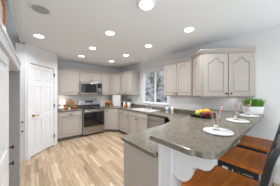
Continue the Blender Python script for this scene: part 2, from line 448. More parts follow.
# peninsula base
PEX = .84; PY0, PY1 = .74, 1.29
r = thing('peninsula_cabinet', 'peninsula base cabinet with a plain greige end panel under the lower counter', 'cabinet', (PEX, PY0, 0))
MB().prism([(0, .002), (2.12, .002), (2.12, .9), (1.5, .9), (1.19, .66), (1.05, PY1-PY0), (0, PY1-PY0)], TK, BH).build('body', 'cab', r)
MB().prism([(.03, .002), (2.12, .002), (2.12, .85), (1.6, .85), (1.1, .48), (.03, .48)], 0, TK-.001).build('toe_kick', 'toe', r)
MB().box(-.012, -.0005, .002, PY1-PY0+.002, 0, BH).build('end_panel', 'cab', r)
MB().box(.10, .52, PY1-PY0+.0005, PY1-PY0+.02, TK+.015, BH-.015).box(.53, .98, PY1-PY0+.0005, PY1-PY0+.02, TK+.015, BH-.015).build('door', 'cab', r)

# dishwasher
DW0, DW1 = 2.478, 1.885
r = thing('dishwasher', 'stainless steel dishwasher under the counter right of the sink', 'dishwasher', (XF, DW0, 0), -PI/2)
W_ = DW0-DW1
MB().box(.003, W_-.003, 0, .56, TK, BH-.004).build('body', 'black', r)
MB().box(.006, W_-.006, -.028, -.001, TK+.01, .74).build('door', 'steel', r, bevel=.004)
MB().box(.006, W_-.006, -.028, -.001, .745, BH-.03).build('control_panel', 'steel', r, bevel=.003)
MB().tube([(.06, -.03, .70), (.06, -.06, .70), (W_-.06, -.06, .70), (W_-.06, -.03, .70)], .009).build('handle', 'steel', r, smooth=True)
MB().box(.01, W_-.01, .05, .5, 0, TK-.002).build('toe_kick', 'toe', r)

# ---------------------------------------------------------------- countertops
CT0, CT1 = BH+.001, .915
def splash(poly_pts, z0, z1, root, name='backsplash'):
    b = MB()
    for (x0, x1, y0, y1) in poly_pts: b.box(x0, x1, y0, y1, z0, z1)
    return b.build(name, 'stone', root)
o = MB().box(.503, 1.187, BF-.03, YB-.003, CT0, CT1).build('countertop', 'stone', bevel=.006)
tag(o, 'short speckled stone countertop left of the range', 'countertop')
sp = MB().box(.503, 1.187, YB-.022, YB-.002, CT1+.0005, CT1+.10).build('backsplash_strip', 'stone', o)
EX, CY = .795, 1.335
SY0, SY1, SX0, SX1 = 2.50, 3.30, 2.43, 2.86
outer = [(1.957, BF-.03), (2.02, BF-.03), (XF-.03, BF-.34), (XF-.03, 1.80), (1.96, 1.44), (1.62, CY+.03), (EX+.03, CY), (EX, CY-.03), (EX, .748), (XW-.003, .748), (XW-.003, YB-.003), (1.957, YB-.003)]
hole = [(SX0, SY0), (SX1, SY0), (SX1, SY1), (SX0, SY1)]
r = thing('countertop', 'long speckled stone countertop running from the range past the sink onto the peninsula', 'countertop', (1.9, 1.1, CT0))
q = MB().slab([(x-1.9, y-1.1) for x, y in outer], [[(x-1.9, y-1.1) for x, y in hole]], 0, CT1-CT0)
q.build('slab', 'stone', r, bevel=.005)
q = MB().box(XW-.024-1.9, XW-.003-1.9, 1.27-1.1, YB-.024-1.1, CT1-CT0+.0005, CT1-CT0+.1).box(1.957-1.9, XW-.003-1.9, YB-.0235-1.1, YB-.003-1.1, CT1-CT0+.0005, CT1-CT0+.1)
q.build('backsplash_strip', 'stone', r)
# sink
r = thing('kitchen_sink', 'double bowl drop-in sink below the window', 'sink', (SX0, SY0, CT1))
sw, sl = SX1-SX0, SY1-SY0
b1 = [(.03, .03), (sw-.06, .03), (sw-.06, sl/2-.015), (.03, sl/2-.015)]; b2 = [(.03, sl/2+.015), (sw-.06, sl/2+.015), (sw-.06, sl-.03), (.03, sl-.03)]
rim = MB().slab([(-.02, -.02), (sw+.015, -.02), (sw+.015, sl+.02), (-.02, sl+.02)], [b1, b2], .001, .010)
rim.build('rim', 'china', r, bevel=.003)
for bb in (b1, b2):
    (x0, y0), (x1, y1) = bb[0], bb[2]; t = .004; D = -.17
    MB().box(x0-t, x1+t, y0-t, y1+t, D-t, D).box(x0-t, x0, y0, y1, D, .0005).box(x1, x1+t, y0, y1, D, .0005).box(x0-t, x1+t, y0-t, y0, D, .0005).box(x0-t, x1+t, y1, y1+t, D, .0005).build('bowl', 'china', r)
# faucet
fx, fy = SX1-.025, (SY0+SY1)/2
r = thing('kitchen_faucet', 'chrome arched faucet behind the sink', 'faucet', (fx, fy, CT1+.0105))
MB().box(-.025, .025, -.11, .11, 0, .012).build('base_plate', 'chrome', r, bevel=.004)
arc = [(0, 0, .012), (0, 0, .10)]+[(-.08+.08*math.cos(a), 0, .13+.08*math.sin(a)) for a in (PI*i/10 for i in range(11))]+[(-.165, 0, .10)]
MB().tube(arc, .011).build('spout', 'chrome', r, smooth=True)
for s_ in (-1, 1):
    q = MB().lathe([(.018, .012), (.014, .05), (.006, .055)], 12, c=(0, s_*.085, 0)).tube([(0, s_*.085, .05), (-.03, s_*.12, .06)], .006)
    q.build('handle', 'chrome', r, smooth=True)

# raised bar: knee wall, post, corbel and top
KY0, KY1 = .605, .735
BT0, BT1 = 1.05, 1.092
o = MB().box(PEX+.01, XW-.002, KY0, KY1, 0, BT0-.001).build('wall_knee', 'white'); o['kind'] = 'structure'
r = thing('bar_end_post', 'white panelled end post carrying the raised bar', 'post', (PEX+.009, KY0, 0))
MB().box(-.015, 0, -.004, KY1-KY0+.004, 0, BT0-.002).box(-.022, -.015, -.004, .02, 0, BT0-.002).box(-.022, -.015, KY1-KY0-.018, KY1-KY0+.004, 0, BT0-.002).build('post_board', 'white', r, bevel=.002)
# bar corbel (x = distance out from knee wall, z measured down from the slab)
r = thing('bar_corbel', 'white scrolled corbel bracket under the rounded corner of the bar', 'bracket', (PEX+.012, KY0-.001, BT0-.003))
prof = [(0, 0), (.305, 0), (.305, -.03), (.298, -.065), (.28, -.095), (.25, -.112), (.22, -.115), (.19, -.120), (.165, -.135), (.152, -.165), (.147, -.20), (.13, -.24), (.10, -.265), (.06, -.272), (.02, -.262), (0, -.24)]
rings = []
for x in (0, .055): rings.append([(x, -u, z) for u, z in prof])
n = len(prof); vs = rings[0]+rings[1]
b = MB(); tris = tessellate_polygon([[Vector((u, z, 0)) for u, z in prof]])
b.add(vs, [tuple(t) for t in tris]+[tuple(i+n for i in reversed(t)) for t in tris]+[(i, (i+1) % n, (i+1) % n+n, i+n) for i in range(n)])
b.build('bracket_board', 'white', r)
for i, x in enumerate((1.43, 2.09)):
    t_ = thing('bar_corbel', ['white scrolled corbel under the bar between the first and second stools', 'white scrolled corbel under the bar between the second and third stools'][i], 'bracket', (x, KY0-.001, BT0-.003))
    for ch in r.children:
        c = ch.copy(); C.objects.link(c); c.parent = t_
# bar top with rounded corner
BX0, BY0, BY1 = .738, .266, .787
R_ = .11
pl = [(BX0+.035+.0, BY1)]
pl = [(BX0, BY1-.03), (BX0, BY0+.02+R_)]
pl += [(BX0+R_+.02-(R_+.0)*math.cos(a), BY0+R_-R_*math.sin(a)) for a in (PI/2*i/8 for i in range(9))]
pl += [(XW-.10, BY0), (XW-.04, BY0+.015), (XW-.003, BY0+.05), (XW-.003, 1.262), (BX0+.03, BY1)]
bar = MB().prism(pl, BT0, BT1).build('raised_counter', 'stone', bevel=.008)
tag(bar, 'raised speckled stone bar top with a rounded corner, holding glasses and fruit', 'bar counter')
# riser under the flared side of the bar
st_ = MB().prism([(PEX+.01, KY1+.001), (XW-.004, KY1+.001), (XW-.004, 1.22), (PEX+.03, KY1+.012)], CT1+.001, BT0-.001).build('bar_riser', 'stone')
tag(st_, 'stone riser between the lower counter and the raised bar', 'riser')

# ---------------------------------------------------------------- range + microwave
r = thing('kitchen_range', 'stainless steel electric range with a black glass oven window', 'oven', (1.193, BF-.015, 0))
W_ = .757; D_ = .60
MB().box(0, W_, .02, D_, .06, .90).build('body', 'steel', r)
MB().box(.02, W_-.02, .06, D_, 0, .059).build('toe_kick', 'black', r)
MB().box(-.002, W_+.002, -.01, D_, .901, .922).build('cooktop', 'blackglass', r, bevel=.004)
for x, y, rr in ((.2, .16, .10), (.56, .16, .08), (.2, .42, .075), (.56, .42, .10)):
    MB().lathe([(rr-.004, .9222), (rr-.004, .9234), (rr, .9234), (rr, .9222)], 24, c=(x, y, 0)).build('burner', 'grille', r)
o = MB().box(0, W_, -.028, .018, .27, .885).build('oven_door', 'steel', r, bevel=.006)
MB().box(.035, W_-.035, -.031, -.0285, .31, .785).build('window', 'blackglass', o)
MB().tube([(.05, -.028, .838), (.05, -.072, .838), (W_-.05, -.072, .838), (W_-.05, -.028, .838)], .013).build('handle', 'steel', o, smooth=True)
o = MB().box(0, W_, -.025, .018, .065, .262).build('drawer', 'steel', r, bevel=.006)
b = MB().add([(0, D_-.085, .924), (W_, D_-.085, .924), (W_, D_-.045, 1.19), (0, D_-.045, 1.19), (0, D_, .924), (W_, D_, .924), (W_, D_, 1.19), (0, D_, 1.19)],
             [(0,1,2,3), (7,6,5,4), (3,2,6,7), (1,5,6,2), (0,3,7,4), (0,4,5,1)])
o = b.build('control_panel', 'steel', r, bevel=.004)
TL = Matrix.Translation((0, D_-.066, 1.055)) @ Matrix.Rotation(-.149, 4, 'X')
MB().box(.24, .54, -.006, 0, .03, .10, T=TL).build('display', 'display', o)
for x in (.07, .16, .60, .69):
    MB().lathe([(.026, 0), (.024, .022), (.02, .026)], 16, T=TL @ Matrix.Translation((x, 0, .06)) @ Matrix.Rotation(PI/2, 4, 'X')).build('knob', 'chrome', o, smooth=True)
MB().box(.0, W_, -.004, .0, -.125, -.05, T=TL).build('vent_band', 'black', o)

r = thing('microwave', 'stainless over-the-range microwave with black glass door', 'microwave', (1.193, YB-.405, 1.40))
W_ = .754; H_ = .425
MB().box(0, W_, .02, .40, 0, H_).build('body', 'steel', r)
MB().box(0, W_, 0, .018, H_-.045, H_).build('vent_grille', 'steel', r, bevel=.003)
MB().box(0, W_, 0, .018, 0, .035).build('bottom_trim', 'steel', r, bevel=.003)
o = MB().box(0, .58, -.006, .018, .038, H_-.048).build('door', 'steel', r, bevel=.003)
MB().box(.018, .545, -.009, -.0065, .052, H_-.06).build('window', 'blackglass', o)
MB().tube([(.562, -.006, .07), (.562, -.04, .075), (.562, -.04, H_-.105), (.562, -.006, H_-.10)], .009).build('handle', 'steel', o, smooth=True)
o = MB().box(.60, W_, -.006, .018, .038, H_-.048).build('control_panel', 'blackglass', r, bevel=.002)
b = MB()
for i in range(4):
    for j in range(3): b.box(.625+j*.04, .65+j*.04, -.008, -.0062, .07+i*.04, .095+i*.04)
b.build('keypad', 'grille', o)
MB().box(.64, .72, -.008, -.0062, .275, .30).build('display', 'display', o)

# appliance garage under the diagonal corner cabinet
r = thing('appliance_garage', 'white roll-front appliance garage in the corner under the diagonal cabinet', 'cabinet', (2.40, 4.60, CT1+.001))
d = Vector((.25, -.26)); a = math.atan2(d.y, d.x)
MB().prism([(0, 0), (.25, -.26), (.28, -.24), (.02, .03)], 0, .45).build('frame', 'cab', r)
b = MB()
u = d.normalized(); nn = Vector((u.y, -u.x))
for i in range(14): b.box(.035, d.length-.035, -.008, -.001, .01+i*.031, .038+i*.031)
b.build('roll_front', 'white', r, rz=a)

# ---------------------------------------------------------------- window
r = empty('window_1', (XW, WY0, WZ0)); r['kind'] = 'structure'
ww, wh = WY1-WY0, WZ1-WZ0
b = MB()
tr = .075
b.box(-.018, -.001, -tr, 0, -.001, wh+tr).box(-.018, -.001, ww, ww+tr, -.001, wh+tr).box(-.018, -.001, 0, ww, wh, wh+tr)
b.build('casing', 'white', r, bevel=.003)
MB().box(-.045, .05, -tr, ww+tr, -.035, -.002).box(-.018, -.001, -tr, ww+tr, -.075, -.036).build('sill', 'white', r, bevel=.004)
b = MB(); y = .03
b.box(y, y+.04, 0, .022, 0, wh).box(y, y+.04, ww-.022, ww, 0, wh).box(y, y+.04, .022, ww-.022, 0, .022).box(y, y+.04, .022, ww-.022, wh-.022, wh)
b.box(y, y+.04, ww/2-.022, ww/2+.022, .022, wh-.022)
b.build('frame', 'white', r)
for k in range(2):
    MB().box(y+.02, y+.026, (.0225, ww/2+.0225)[k], (ww/2-.0225, ww-.0225)[k], .0225, wh-.0225).build('pane', 'pane', r)

# ---------------------------------------------------------------- outside
def hill(x, y): return -.9+ .50*(x-3.2)+.16*math.sin(x*2.1+y*1.3)+.12*math.sin(y*2.7-x)+.05*math.sin(7*x+5*y)
b = MB(); nx, ny = 50, 60; vs = []; fs = []
for i in range(nx+1):
    for j in range(ny+1):
        x, y = 3.3+i*.25, .5+j*.25; vs.append((x, y, hill(x, y)))
for i in range(nx):
    for j in range(ny):
        a = i*(ny+1)+j; fs.append((a, a+ny+1, a+ny+2, a+1))
b.add(vs, fs); o = b.build('hillside', 'soil', smooth=True); o['kind'] = 'structure'
rnd = random.Random(3)
protos = []
for k in range(4):
    bm = bmesh.new(); bmesh.ops.create_icosphere(bm, subdivisions=2, radius=1)
    for v in bm.verts:
        f = 1+.25*math.sin(5*v.co.x+k)*math.cos(4*v.co.y+2*k)+rnd.uniform(-.1, .1); v.co *= f; v.co.z *= .65
    me = bpy.data.meshes.new('boulder'); bm.to_mesh(me); bm.free(); me.materials.append(M['rock']); protos.append(me)
rk = [(5.1, 5.0, .3), (5.9, 6.1, .4), (5.2, 6.4, .33), (6.7, 5.2, .4), (6.9, 6.2, .45), (7.35, 7.95, .3), (6.1, 7.3, .45), (5.5, 4.2, .3), (6.3, 4.3, .36), (7.5, 5.0, .42), (8.1, 5.9, .45), (8.4, 8.9, .5), (4.7, 4.3, .26), (4.7, 5.6, .28), (7.0, 9.3, .4)]
for i, (x, y, s_) in enumerate(rk):
    o = bpy.data.objects.new('boulder', protos[i % 4]); C.objects.link(o); o.location = (x, y, hill(x, y)+s_*.25); o.scale = (s_, s_*rnd.uniform(.8, 1.3), s_); o.rotation_euler = (0, 0, rnd.uniform(0, 6))
    tag(o, 'grey boulder on the slope outside the window', 'rock', 'boulders on the hillside')
def shrub(x, y, rr, hh, label, leafmat, n=700):
    z = hill(x, y)
    r = thing('shrub', label, 'shrub', (x, y, z))
    s_ = MB()
    for k in range(5):
        a = k*1.26; s_.tube([(0, 0, -.05), (rr*.25*math.cos(a), rr*.25*math.sin(a), hh*.4), (rr*.5*math.cos(a), rr*.5*math.sin(a), hh*.75)], .02)
    s_.build('stem', 'bark', r)
    f = MB()
    for k in range(n):
        t, a, q = rnd.random(), rnd.uniform(0, 2*PI), rnd.random()**.4
        zz = hh*(.2+.8*t); rad = rr*math.sin(PI*(.12+.8*t))*q
        c = Vector((rad*math.cos(a), rad*math.sin(a), zz)); sz = rnd.uniform(.04, .08)
        d1 = Vector((rnd.uniform(-1, 1), rnd.uniform(-1, 1), rnd.uniform(-1, 1))).normalized(); d2 = d1.orthogonal().normalized()
        f.add([c-d1*sz, c+d2*sz*.5, c+d1*sz, c-d2*sz*.5], [(0, 1, 2, 3)])
    f.build('foliage', leafmat, r)
shrub(8.0, 7.35, .6, 1.6, 'bushy green shrub among the boulders, in the middle of the window', 'shrub')
shrub(6.5, 8.2, .55, 1.5, 'dark green shrub at the left edge of the window view', 'darkleaf')
shrub(9.2, 5.8, .6, 1.5, 'tall pale green shrub high on the slope at the right of the window', 'shrub', 900)
shrub(9.9, 9.8, 1.1, 2.8, 'dark tree-like shrub at the top left of the slope', 'darkleaf', 1400)
shrub(10.6, 7.4, 1.1, 2.8, 'large grey green shrub at the top right of the slope', 'shrub', 1400)
shrub(5.75, 5.2, .3, .6, 'small low shrub near the foot of the slope', 'darkleaf', 350)

# ---------------------------------------------------------------- ceiling fittings
def at_ceiling(px, py):
    f = (ZC-HC)*125.7/(93-py); l = (px-140)/125.7*f; A = math.radians(50)
    return l*math.sin(A)+f*math.cos(A), -l*math.cos(A)+f*math.sin(A)
cans = [((39, 36), 'recessed ceiling light nearest the white pantry door'),
        ((81.5, 56), 'recessed ceiling light in front of the tall wall cabinet left of the microwave'),
        ((92.5, 48), 'recessed ceiling light midway between the pantry and the range'),
        ((110, 33), 'recessed ceiling light over the middle of the kitchen floor'),
        ((111.5, 61.2), 'recessed ceiling light in front of the microwave, farthest from the camera'),
        ((126, 55.2), 'recessed ceiling light near the far corner cabinets'),
        ((148.4, 45.8), 'recessed ceiling light before the window'),
        ((189, 29.5), 'recessed ceiling light above the bar near the angled cabinet')]
first = None
ld = bpy.data.lights.new('can_lamp', 'AREA'); ld.energy = CAN_W; ld.shape = 'DISK'; ld.size = .14; ld.spread = math.radians(145); ld.color = (.96, .98, 1)
for (p, lab) in cans:
    x, y = at_ceiling(*p)
    if first is None:
        r = thing('recessed_light', lab, 'ceiling light', (x, y, ZC))
        MB().lathe([(.078, -.001), (.078, -.006), (.098, -.004), (.100, -.001)], 32).build('trim_ring', 'white', r, smooth=True)
        MB().lathe([(.001, -.0015), (.076, -.0015), (.076, -.005), (.001, -.005)], 32).build('diffuser', 'lamp', r)
        lo = bpy.data.objects.new('lamp', ld); C.objects.link(lo); lo.parent = r; lo.location = (0, 0, -.0065)
        first = r
    else:
        r = copy_tree(first); r.location = (x, y, ZC); r['label'] = lab
# larger fitting above camera
x, y = at_ceiling(146.5, 3)
r = thing('recessed_light', 'large deep-ringed recessed light at the top centre of the ceiling', 'ceiling light', (x, y, ZC))
MB().lathe([(.075, -.001), (.075, -.02), (.095, -.026), (.115, -.01), (.118, -.001)], 32).build('trim_ring', 'china', r, smooth=True)
MB().lathe([(.001, -.0015), (.072, -.0015), (.066, -.04), (.001, -.042)], 32).build('diffuser', 'lamp', r)
lo = bpy.data.objects.new('lamp', ld); C.objects.link(lo); lo.parent = r; lo.location = (0, 0, -.0435)
x, y = at_ceiling(145, 58.2)
r = thing('flush_ceiling_light', 'round flush ceiling light close to the window wall', 'ceiling light', (x, y, ZC))
MB().lathe([(.001, -.001), (.16, -.001), (.165, -.012), (.15, -.022), (.001, -.022)], 32).build('base_ring', 'china', r, smooth=True)
MB().lathe([(.001, -.0225), (.13, -.0225), (.115, -.04), (.07, -.052), (.001, -.056)], 32).build('diffuser', 'china', r, smooth=True)
x, y = at_ceiling(40.5, 9.3)
r = thing('ceiling_speaker', 'round grey speaker grille in the ceiling near the entry', 'speaker', (x, y, ZC))
MB().lathe([(.095, -.001), (.095, -.008), (.12, -.005), (.122, -.001)], 32).build('trim_ring', 'white', r, smooth=True)
MB().lathe([(.001, -.0015), (.093, -.0015), (.093, -.006), (.001, -.007)], 32).build('grille', 'grille', r)

# ---------------------------------------------------------------- left built-in
LX = -.17
r = thing('tall_cabinet', 'tall white cabinet with an open bay beside the left edge', 'cabinet', (LX, .6, 0))
H1 = 1.90
b = MB()
b.box(-.55, 0, 0, .03, 0, H1-.03)
b.box(-.57, -.55, 0, 2.06, 0, H1-.03)
b.box(-.55, -.03, .93, .97, .001, H1-.14)
b.box(-.55, -.001, .03, 1.995, H1-.14, H1-.03)
b.build('body', 'white', r)
MB().box(-.55, 0, 2.0, 2.06, 0, H1-.03).build('side_panel', 'hall_bayshade', r)  # darker than the white body: shade of the open bay put into its colour
MB().box(-.58, .012, -.01, 2.075, H1-.03, H1).box(0.0005, .008, -.005, 2.06, H1-.13, H1-.10).build('top_ledge', 'white', r, bevel=.003)
def flat_door(w_, h_):
    b = MB(); f = .07; b.box(0, w_, .010, .022, 0, h_); b.box(0, f, 0, .01, 0, h_).box(w_-f, w_, 0, .01, 0, h_).box(f, w_-f, 0, .01, 0, f).box(f, w_-f, 0, .01, h_-f, h_)
    g, k = .015, .045
    b.loops([[(f+g, .010, f+g), (w_-f-g, .010, f+g), (w_-f-g, .010, h_-f-g), (f+g, .010, h_-f-g)], [(f+k, .002, f+k), (w_-f-k, .002, f+k), (w_-f-k, .002, h_-f-k), (f+k, .002, h_-f-k)]])
    return b
for z, h_, kz in ((.90, .84, .075), (.05, .845, .785)):
    o = flat_door(.93, h_).build('door', 'white', r, loc=(-.001, .04, z), rz=PI/2)
    knob_mesh().build('knob', 'bronze', o, loc=(.905, -.004, kz), smooth=True)
# narrow closet front at the end of the hall wall
r = thing('closet_front', 'narrow white closet front with two black knobs beside the pantry', 'closet', (-.30, 3.628, 0))
MB().box(0, .158, 0, .02, 0, ZC-.05).box(.135, .158, -.008, 0, 0, ZC-.05).build('panel', 'white', r, bevel=.002)
for z in (.83, .64): knob_mesh().build('knob', 'black', r, loc=(.105, 0, z), smooth=True)
# framed picture on the ledge
r = thing('picture_frame', 'orange wooden picture frame standing on the tall white cabinet', 'picture frame', (-.2, 1.05, H1+.001))
MB().box(0, .022, 0, .04, 0, .25).box(0, .022, .37, .43, 0, .25).box(0, .022, .04, .37, 0, .035).box(0, .022, .04, .37, .215, .25).build('frame', 'framewood', r)
MB().box(.003, .012, .04, .37, .035, .215).build('print', 'paper', r)
MB().box(-.06, -.001, .2, .22, 0, .01).build('easel_foot', 'framewood', r)

# ---------------------------------------------------------------- stools
def make_stool():
    r = empty('bar_stool')
    W2, Y0, Y1, Z = .235, -.19, .195, .75
    b = MB(); nx = 10; ny = 6; rings = []
    # saddle seat: grid
    vs = []; fs = []
    for i in range(nx+1):
        for j in range(ny+1):
            x = -W2+2*W2*i/nx; y = Y0+(Y1-Y0)*j/ny
            dip = .008*(1-(2*i/nx-1)**2)*(1-(2*j/ny-1)**2)
            vs.append((x, y, Z-dip))
    for i in range(nx):
        for j in range(ny): a = i*(ny+1)+j; fs.append((a, a+ny+1, a+ny+2, a+1))
    b.add(vs, fs); b.box(-W2, W2, Y0, Y1, Z-.028, Z-.0085)
    for s_, (x0, x1, y0, y1) in enumerate(((-W2, W2, Y0, Y0+.0005), (-W2, W2, Y1-.0005, Y1), (-W2, -W2+.0005, Y0, Y1), (W2-.0005, W2, Y0, Y1))): b.box(x0, x1, y0, y1, Z-.02, Z)
    b.build('seat', 'seatwood', r)
    MB().box(-.21, .21, -.165, .17, Z-.09, Z-.029).build('apron', 'stool', r, bevel=.003)
    def leg(x0, y0, x1, y1, zt, nm='leg'):
        s_ = .019; q = MB()
        q.loops([[(x1-s_, y1-s_, 0), (x1+s_, y1-s_, 0), (x1+s_, y1+s_, 0), (x1-s_, y1+s_, 0)], [(x0-s_, y0-s_, zt), (x0+s_, y0-s_, zt), (x0+s_, y0+s_, zt), (x0-s_, y0+s_, zt)]])
        q.build(nm, 'stool', r, bevel=.002)
    for sx in (-1, 1):
        leg(sx*.195, .15, sx*.215, .175, Z-.091); leg(sx*.195, -.145, sx*.215, -.185, Z-.091)
    for sx in (-1, 1): MB().box(sx*.205-.01, sx*.205+.01, -.15, .145, .28, .31).build('stretcher', 'stool', r)
    MB().box(-.19, .19, .145, .17, .22, .255).build('footrest', 'stool', r)
    MB().box(-.19, .19, -.18, -.155, .30, .33).build('stretcher', 'stool', r)
    # back: slightly leaning rounded frame and inset panel, bowed in plan
    def bk(x, z):
        t = (z-(Z-.06))/.45
        return (x, -.19-.085*t-.03*(1-(x/.24)**2), z)
    def outline(w_, z0, z1, rad, n=6):
        P = [(-w_, z0), (w_, z0)]
        P += [(w_-rad+rad*math.cos(a), z1-rad+rad*math.sin(a)) for a in (PI/2*i/n for i in range(n+1))]
        P += [(-w_+rad-rad*math.sin(a), z1-rad+rad*math.cos(a)) for a in (PI/2*i/n for i in range(n+1))]
        return P
    O, I = outline(.235, Z-.06, 1.165, .085), outline(.185, Z+.12, 1.11, .06)
    f = MB(); rings = []
    for (P, dy) in ((I, 0), (O, 0), (O, -.03), (I, -.03)):
        rings.append([tuple(Vector(bk(x, z))+Vector((0, dy, 0))) for x, z in P])
    f.loops(rings, closed=True); f.build('back_frame', 'stool', r, smooth=False, bevel=.004)
    g = MB()
    N = 8
    I2 = outline(.188, Z+.117, 1.113, .06)
    xs = [-.188+.376*i/N for i in range(N+1)]
    def ztop(x):
        s_ = .188-abs(x); 
        return 1.053+math.sqrt(max(0, .06**2-(.06-s_)**2)) if s_ < .06 else 1.113
    for i in range(N):
        a, c = xs[i], xs[i+1]
        vv = []
        for dy in (-.008, -.02):
            for (x, z) in ((a, Z+.117), (c, Z+.117), (c, ztop(c)), (a, ztop(a))): vv.append(tuple(Vector(bk(x, z))+Vector((0, dy, 0))))
        g.add(vv, [(3,2,1,0), (4,5,6,7), (0,1,5,4), (1,2,6,5), (2,3,7,6), (3,0,4,7)])
    g.build('back_panel', 'stoolgrey', r)
    return r
labs = ['black bar stool with brown wooden seat nearest the camera, at the bar\'s rounded corner',
        'middle bar stool with brown wooden seat and black frame, between the other two',
        'farthest bar stool with brown wooden seat, next to the blank wall']
st = make_stool()
for i, x in enumerate((1.105, 1.765, 2.425)):
    o = st if i == 0 else copy_tree(st)
    o.location = (x, .345, 0); tag(o, labs[i], 'stool', 'bar stools')

# ---------------------------------------------------------------- on the bar
def soda_set():
    g = empty('soda_glass')
    out = [(.001, 0), (.033, 0), (.034, .004), (.012, .012), (.009, .022), (.016, .034), (.026, .06), (.031, .09), (.033, .12), (.040, .150), (.041, .165)]
    inn = [(.038, .165), (.037, .150), (.030, .12), (.028, .09), (.023, .06), (.012, .038), (.001, .034)]
    n = 24
    b = MB(); b.lathe(out+inn, n); b.build('glass_body', 'glass', g, smooth=True)
    return g
def straw(label, base, tip, group, loc):
    s_ = MB(); a, c = Vector(base), Vector(tip); N = 16
    for i in range(N): s_.tube([a+(c-a)*(i/N), a+(c-a)*((i+1)/N)], .0042, 8, m=i % 2)
    o = s_.build('drinking_straw', ['china', 'redpaper'], loc=loc, smooth=True)
    return tag(o, label, 'straw', group)
gp = None
PZ = BT1+.0012
names = ['nearest the camera', 'in the middle of the row', 'farthest away by the potted grass']
for i, (x, y) in enumerate(((1.258, .415), (1.93, .42), (2.50, .40))):
    o = MB().lathe([(.001, 0), (.110, 0), (.117, .004), (.117, .012), (.113, .015), (.001, .015)], 40).build('round_board', 'marble', loc=(x, y, PZ), smooth=True)
    tag(o, 'round white marble board on the bar, '+names[i], 'plate', 'round boards on the bar')
    if gp is None: g = gp = soda_set()
    else: g = copy_tree(gp)
    g.location = (x, y+.015, PZ+.0156); tag(g, 'footed clear soda glass on the white board '+names[i], 'glass', 'soda glasses on the bar')
    straw('red striped straw leaning right in the soda glass '+names[i], (-.008, .004, .042), (.066, -.034, .222), 'striped straws', (x, y+.015, PZ+.0156))
    straw('red striped straw standing inside the soda glass '+names[i], (.004, .0, .042), (.016, -.006, .158), 'striped straws', (x, y+.015, PZ+.0156))

# fruit tray
fr = math.radians(-2)
r = thing('fruit_tray', 'black rectangular tray of fruit on the bar', 'tray', (1.985, .835, PZ), fr)
tl, tw = .215, .135
b = MB(); b.box(-tl+.03, tl-.03, -tw+.03, tw-.03, 0, .006)
O_ = [[(-tl+.03, -tw+.03), (tl-.03, -tw+.03), (tl-.03, tw-.03), (-tl+.03, tw-.03)], [(-tl, -tw), (tl, -tw), (tl, tw), (-tl, tw)]]
b.loops([[(x, y, .0) for x, y in O_[0]], [(x, y, .028) for x, y in O_[1]], [(x*.975, y*.96, .028) for x, y in O_[1]], [(x*.985, y*.97, .006) for x, y in O_[0]]], closed=True)
b.build('tray_body', 'blackglass', r)
def tray_pt(u, v): c, s_ = math.cos(fr), math.sin(fr); return 1.985+u, .835+v
def fruit(name, cat, label, u, v, z, rr, mt, sz=1, stem=True):
    x, y = tray_pt(u, v)
    r = thing(name, label, cat, (x, y, PZ+z), 0, 'fruit on the black tray')
    MB().ball((0, 0, 0), rr, 20, sz=sz).build('flesh', mt, r, smooth=True)
    if stem: MB().tube([(0, 0, rr*sz*.92), (.004, 0, rr*sz+.012)], .0025, 6).build('stem', 'bark', r)
fruit('orange', 'fruit', 'biggest bright orange toward the right end of the fruit tray', .085, -.005, .056, .050, 'orangefruit')
fruit('orange', 'fruit', 'smaller orange at the back left of the fruit tray', -.040, .082, .046, .040, 'orangefruit')
fruit('apple', 'fruit', 'green apple at the left end of the fruit tray', -.118, .050, .044, .037, 'lime', .92)
fruit('lemon', 'fruit', 'yellow lemon between the small orange and the biggest orange', .030, .070, .060, .034, 'lemon', .85, False)
fruit('apple', 'fruit', 'dark red apple at the front left of the fruit tray', -.105, -.040, .043, .036, 'red', .92)
fruit('apple', 'fruit', 'red apple at the front middle of the fruit tray', -.020, -.060, .043, .036, 'red', .92)
fruit('orange', 'fruit', 'orange behind the biggest orange at the far right of the tray', .150, .060, .046, .038, 'orangefruit')

# grass in pot
r = thing('potted_grass', 'bushy green grass in a white rectangular pot against the wall', 'plant', (2.815, .395, PZ), math.radians(-40))
b = MB(); b.loops([[(-.115, -.05, 0), (.115, -.05, 0), (.115, .05, 0), (-.115, .05, 0)], [(-.13, -.06, .125), (.13, -.06, .125), (.13, .06, .125), (-.13, .06, .125)], [(-.122, -.052, .125), (.122, -.052, .125), (.122, .052, .125), (-.122, .052, .125)], [(-.12, -.05, .105), (.12, -.05, .105), (.12, .05, .105), (-.12, .05, .105)]])
b.build('pot', 'china', r)
b = MB()
rg = random.Random(5)
for k in range(900):
    x, y = rg.uniform(-.118, .118), rg.uniform(-.05, .05); L = rg.uniform(.09, .17)
    lx, ly = (x*.15+rg.uniform(-.04, .04)), min(.045, rg.uniform(-.06, .05)); w2 = .0028
    a = rg.uniform(0, PI); dx, dy = w2*math.cos(a), w2*math.sin(a)
    p0 = (x, y, .10); p1 = (x+lx*.4, y+ly*.4, .105+L*.7); p2 = (x+lx, y+ly, .105+L*.95)
    b.add([(p0[0]-dx, p0[1]-dy, p0[2]), (p0[0]+dx, p0[1]+dy, p0[2]), (p1[0]+dx, p1[1]+dy, p1[2]), (p1[0]-dx, p1[1]-dy, p1[2]), p2], [(0, 1, 2, 3), (3, 2, 4)])
o = b.build('grass', 'leaf', r); o['kind'] = 'stuff'

# ---------------------------------------------------------------- on the counters
CZ = CT1+.0012
def pumpkin(label, x, y, z, rr, mt, group=None, sz=.75):
    r = thing('pumpkin', label, 'pumpkin', (x, y, z), 0, group)
    MB().ball((0, 0, rr*sz), rr, 32, sz=sz, lobes=8, la=.12).build('body', mt, r, smooth=True)
    MB().tube([(0, 0, rr*sz*1.9), (.004, 0, rr*sz*2+.015), (.014, 0, rr*sz*2+.025)], .006).build('stem', 'bark', r)
